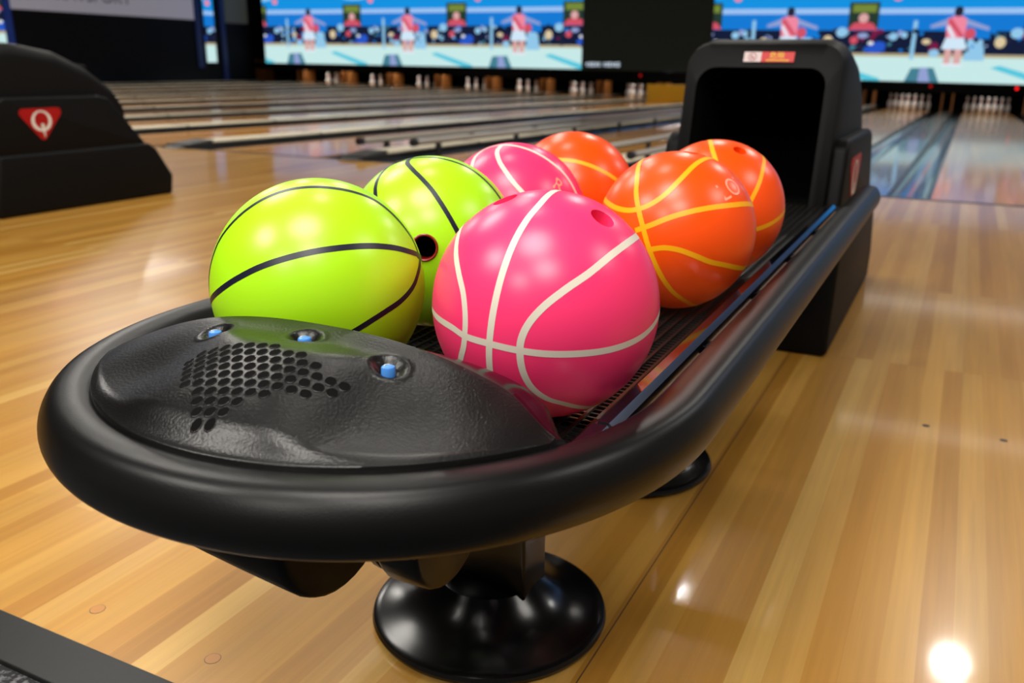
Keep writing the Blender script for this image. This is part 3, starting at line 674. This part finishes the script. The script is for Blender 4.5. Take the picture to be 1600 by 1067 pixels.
# ------------------------------------------------------------------ balls
RB, ZB = .108, .4883
BALLS = {'P1': ((-.3344,.7435), pink, cream, .0063, 'nearest pink bowling ball with cream seams and round finger holes, at the front right'),
 'O1': ((-.3385,1.1873), orange, amber, .0068, 'larger-looking orange bowling ball directly behind the near pink ball'),
 'O2': ((-.3409,1.4127), orange, amber, .0068, 'orange bowling ball nearest the hood mouth, half hidden by another orange ball'),
 'G1': ((-.5711,.7017), lime, navy, .0058, 'nearest lime green bowling ball with navy seams, beside the black control cover'),
 'G2': ((-.5898,.9526), lime, navy, .0058, 'lime green bowling ball with red-ringed finger hole, behind the nearest lime ball'),
 'P2': ((-.5881,1.1833), pink, cream, .0062, 'pink bowling ball behind the rear lime green ball'),
 'O3': ((-.5994,1.4393), orange, amber, .0068, 'orange bowling ball behind the far pink ball, last of the left row')}
NOEXT = {('G1',2,0),('G1',1,1),('P2',1,0),('O1',2,0),('O1',3,0)}
HR = {'P1': .0118, 'G2': .0135, 'O2': .0105, 'O1': .0105}
WORDS = {'O1': ('LOV', .036, (.745,-.215,.63), (-.5,0,.8)), 'P2': ('R', .03, (.80,-.31,.51), (-.2,.8,.5))}
dg = None
for key, ((bx, by), bmat, smat, sw, lab) in BALLS.items():
    bm = bmesh.new(); bmesh.ops.create_uvsphere(bm, u_segments=128, v_segments=80, radius=RB)
    me = bpy.data.meshes.new('bowling_ball'); bm.to_mesh(me); bm.free()
    mats = [bmat, smat, void, faint]
    for m_ in mats: me.materials.append(m_)
    if key in HOLES:
        tmp = bpy.data.objects.new('tmp', me); C.objects.link(tmp)
        cb = bmesh.new()
        for hdir in HOLES[key]:
            d = Vector(hdir).normalized(); q = d.to_track_quat('Z', 'Y').to_matrix().to_4x4()
            bmesh.ops.create_cone(cb, cap_ends=True, segments=40, radius1=HR[key], radius2=HR[key]*1.0, depth=.07, matrix=Matrix.Translation(d*(RB-.02))@q)
        cme = bpy.data.meshes.new('cut'); cb.to_mesh(cme); cb.free()
        for m_ in mats: cme.materials.append(m_)
        if key == 'G2':
            for p in cme.polygons: p.material_index = 2
        cut = bpy.data.objects.new('cut', cme); C.objects.link(cut)
        mod = tmp.modifiers.new('b', 'BOOLEAN'); mod.operation = 'DIFFERENCE'; mod.object = cut; mod.solver = 'EXACT'
        dgr = bpy.context.evaluated_depsgraph_get(); dgr.update()
        me2 = bpy.data.meshes.new_from_object(tmp.evaluated_get(dgr)); bpy.data.objects.remove(tmp); bpy.data.objects.remove(cut); me = me2
        me.name = 'bowling_ball'
    bm = bmesh.new(); bm.from_mesh(me)
    for li, line in enumerate(SEAMS[key]):
        P = [Vector(p).normalized() for p in line]
        def ext(a, b):
            ax_ = a.cross(b).normalized(); return [Matrix.Rotation(th, 3, ax_)@b for th in (.15,.3,.45,.6)]
        if (key, li, 1) not in NOEXT: P = P+ext(P[-2], P[-1])
        if (key, li, 0) not in NOEXT: P = ext(P[1], P[0])[::-1]+P
        for sign in (1, -1):                      # the pattern repeats on the far side
            Q = [p.normalized()*sign for p in catmull(P, .02)]
            if sign < 0 and key in ('P1','G1','O1'): Q = [Vector((q.x, abs(q.y) if abs(q.y) > .3 else q.y, q.z)) for q in Q if q.y > .25]
            if len(Q) < 3: continue
            L_ = []
            for i, q in enumerate(Q):
                tg = (Q[min(i+1,len(Q)-1)]-Q[max(i-1,0)]).normalized(); sd = q.cross(tg).normalized()*(sw/2/RB)
                L_.append([bm.verts.new((q+sd*w_).normalized()*(RB+.00022)) for w_ in (-1,0,1)])
            for a, b in zip(L_, L_[1:]):
                for k in (0,1): bm.faces.new((a[k], a[k+1], b[k+1], b[k])).material_index = 1
            if sign < 0: continue
    if key in WORDS:
        body, sz, cdir, up = WORDS[key]; nrm = Vector(cdir).normalized(); upv = Vector(up); upv = (upv-nrm*upv.dot(nrm)).normalized(); rt = upv.cross(nrm)
        vs, fs = text_mesh(body, sz)
        V = [bm.verts.new((nrm*RB+rt*v.x+upv*v.y).normalized()*(RB+.0003)) for v in vs]
        for f in fs: bm.faces.new([V[i] for i in f]).material_index = 3
    me.clear_geometry(); bm.to_mesh(me); bm.free()
    o = obj('bowling_ball', me, mats, loc=(bx, by, ZB), smooth=40)
    tag(o, lab, 'bowling ball', 'bowling balls on the rack')
    if key == 'G2':
        d = Vector(HOLES[key][0]).normalized(); bm = bmesh.new(); lathe(bm, [(.0162,-.004),(.0162,.0012),(.0150,.0021),(.0137,.0016),(.0131,-.0015),(.0131,-.03)], 40, cap=False)
        q = d.to_track_quat('Z', 'Y').to_matrix().to_4x4(); bmesh.ops.transform(bm, matrix=Matrix.Translation(d*(RB-.0012))@q, verts=bm.verts[:]); obj('finger_insert', bm, facing, o, smooth=50)

# ------------------------------------------------------------------ dots and plugs set in the approach
plug = mat('plug_wood', srgb(186,128,62), .3, coat=.5); dotm = mat('dot_dark', (.02,.014,.01), .4)
for x, y, r, m_, lab in ((-.952,.668,.0095,plug,'small round wooden plug in the floor near the dark threshold'),(-.739,.662,.0095,plug,'small round wooden plug in the floor below the rounded end'),
                    (.017,1.896,.007,dotm,'left one of two dark dots in the floor right of the ball return'),(.159,1.887,.007,dotm,'right one of two dark dots in the floor right of the ball return')):
    bm = bmesh.new(); lathe(bm, [(r*1.07,-.004),(r*1.07,.0002),(r,.0003),(r*.2,.00035)], 28, mi=[1,1,0])
    tag(obj('floor_dot', bm, [m_, dotm], loc=(x, y, 0)), lab, 'floor dot')

# ------------------------------------------------------------------ light
def disk(x, y, z, size, w, col=(1,.955,.88), shape='DISK', sy=None, rx=0., rz=0.):
    l = bpy.data.lights.new('downlight', 'AREA'); l.shape = shape; l.size = size
    if sy: l.size_y = sy
    l.energy = w; l.color = col
    o = bpy.data.objects.new('downlight', l); C.objects.link(o); o.location = (x, y, z); o.rotation_euler = (rx, 0, rz)
    return o
for x in (-5.4,-3.45,-1.5,.44,2.4):
    disk(x, 5.94, 3.2, .2, 21)
for x, y, p in ((-3.6,2.4,40),(-.5,-.2,50),(2.6,1.8,30),(-8.2,6.6,75),(-2.6,-1.2,62),(.7,-1.6,54),(-.8,-3.4,60)):
    disk(x, y, 3.3, 1.3, p)  # large soft discs added as unseen fill, one for the cover's sheen
disk(-9, YM+.2, .5, 22, 80, (1,.96,.92), 'RECTANGLE', .06, rx=math.radians(-25))
for x in (-12.,-6.,0.):
    disk(x, 10.5, 3.3, 3, 4, (1,.94,.86), 'RECTANGLE', .35)
    disk(x, 16.7, 3.3, 3, 8, (1,.92,.82), 'RECTANGLE', .6)
for x in (-19.,-13.,-7.,-1.):                     # added spots, no such lamps seen, to brighten the lanes from above
    for y in (8.,12.5,17.,21.5):
        l = bpy.data.lights.new('lane_spot', 'SPOT'); l.energy = 210; l.color = (1,.93,.82); l.spot_size = math.radians(105); l.spot_blend = .5; l.shadow_soft_size = .12
        o = bpy.data.objects.new('lane_spot', l); C.objects.link(o); o.location = (x, y, 3.3)
disk(-17., 11.5, 3.3, 7, 130, (1,.95,.9), 'RECTANGLE', 3.)  # unseen panel added so the cover's left half catches a sheen
disk(-1.3, 1.95, 3.3, .22, 6)  # small disc added for a local highlight on the cover
disk(-2.6, 3.6, 3.3, .22, 9)
disk(2.5, 14., 3.36, 1.3, 26, (.3,.5,1.), 'RECTANGLE', 16.)  # blue strip added overhead to be mirrored in the side bar edges
w = bpy.data.worlds.new('world'); bpy.context.scene.world = w; w.use_nodes = True
w.node_tree.nodes['Background'].inputs[0].default_value = (.85,.8,.75,1); w.node_tree.nodes['Background'].inputs[1].default_value = .12

sc = bpy.context.scene
sc.view_settings.view_transform = 'Standard'; sc.view_settings.look = 'None'; sc.view_settings.exposure = .6; sc.view_settings.gamma = 1.
sc.view_settings.use_curve_mapping = False
sc.cycles.use_denoising = True
sc.cycles.max_bounces = 8; sc.cycles.sample_clamp_indirect = 6.
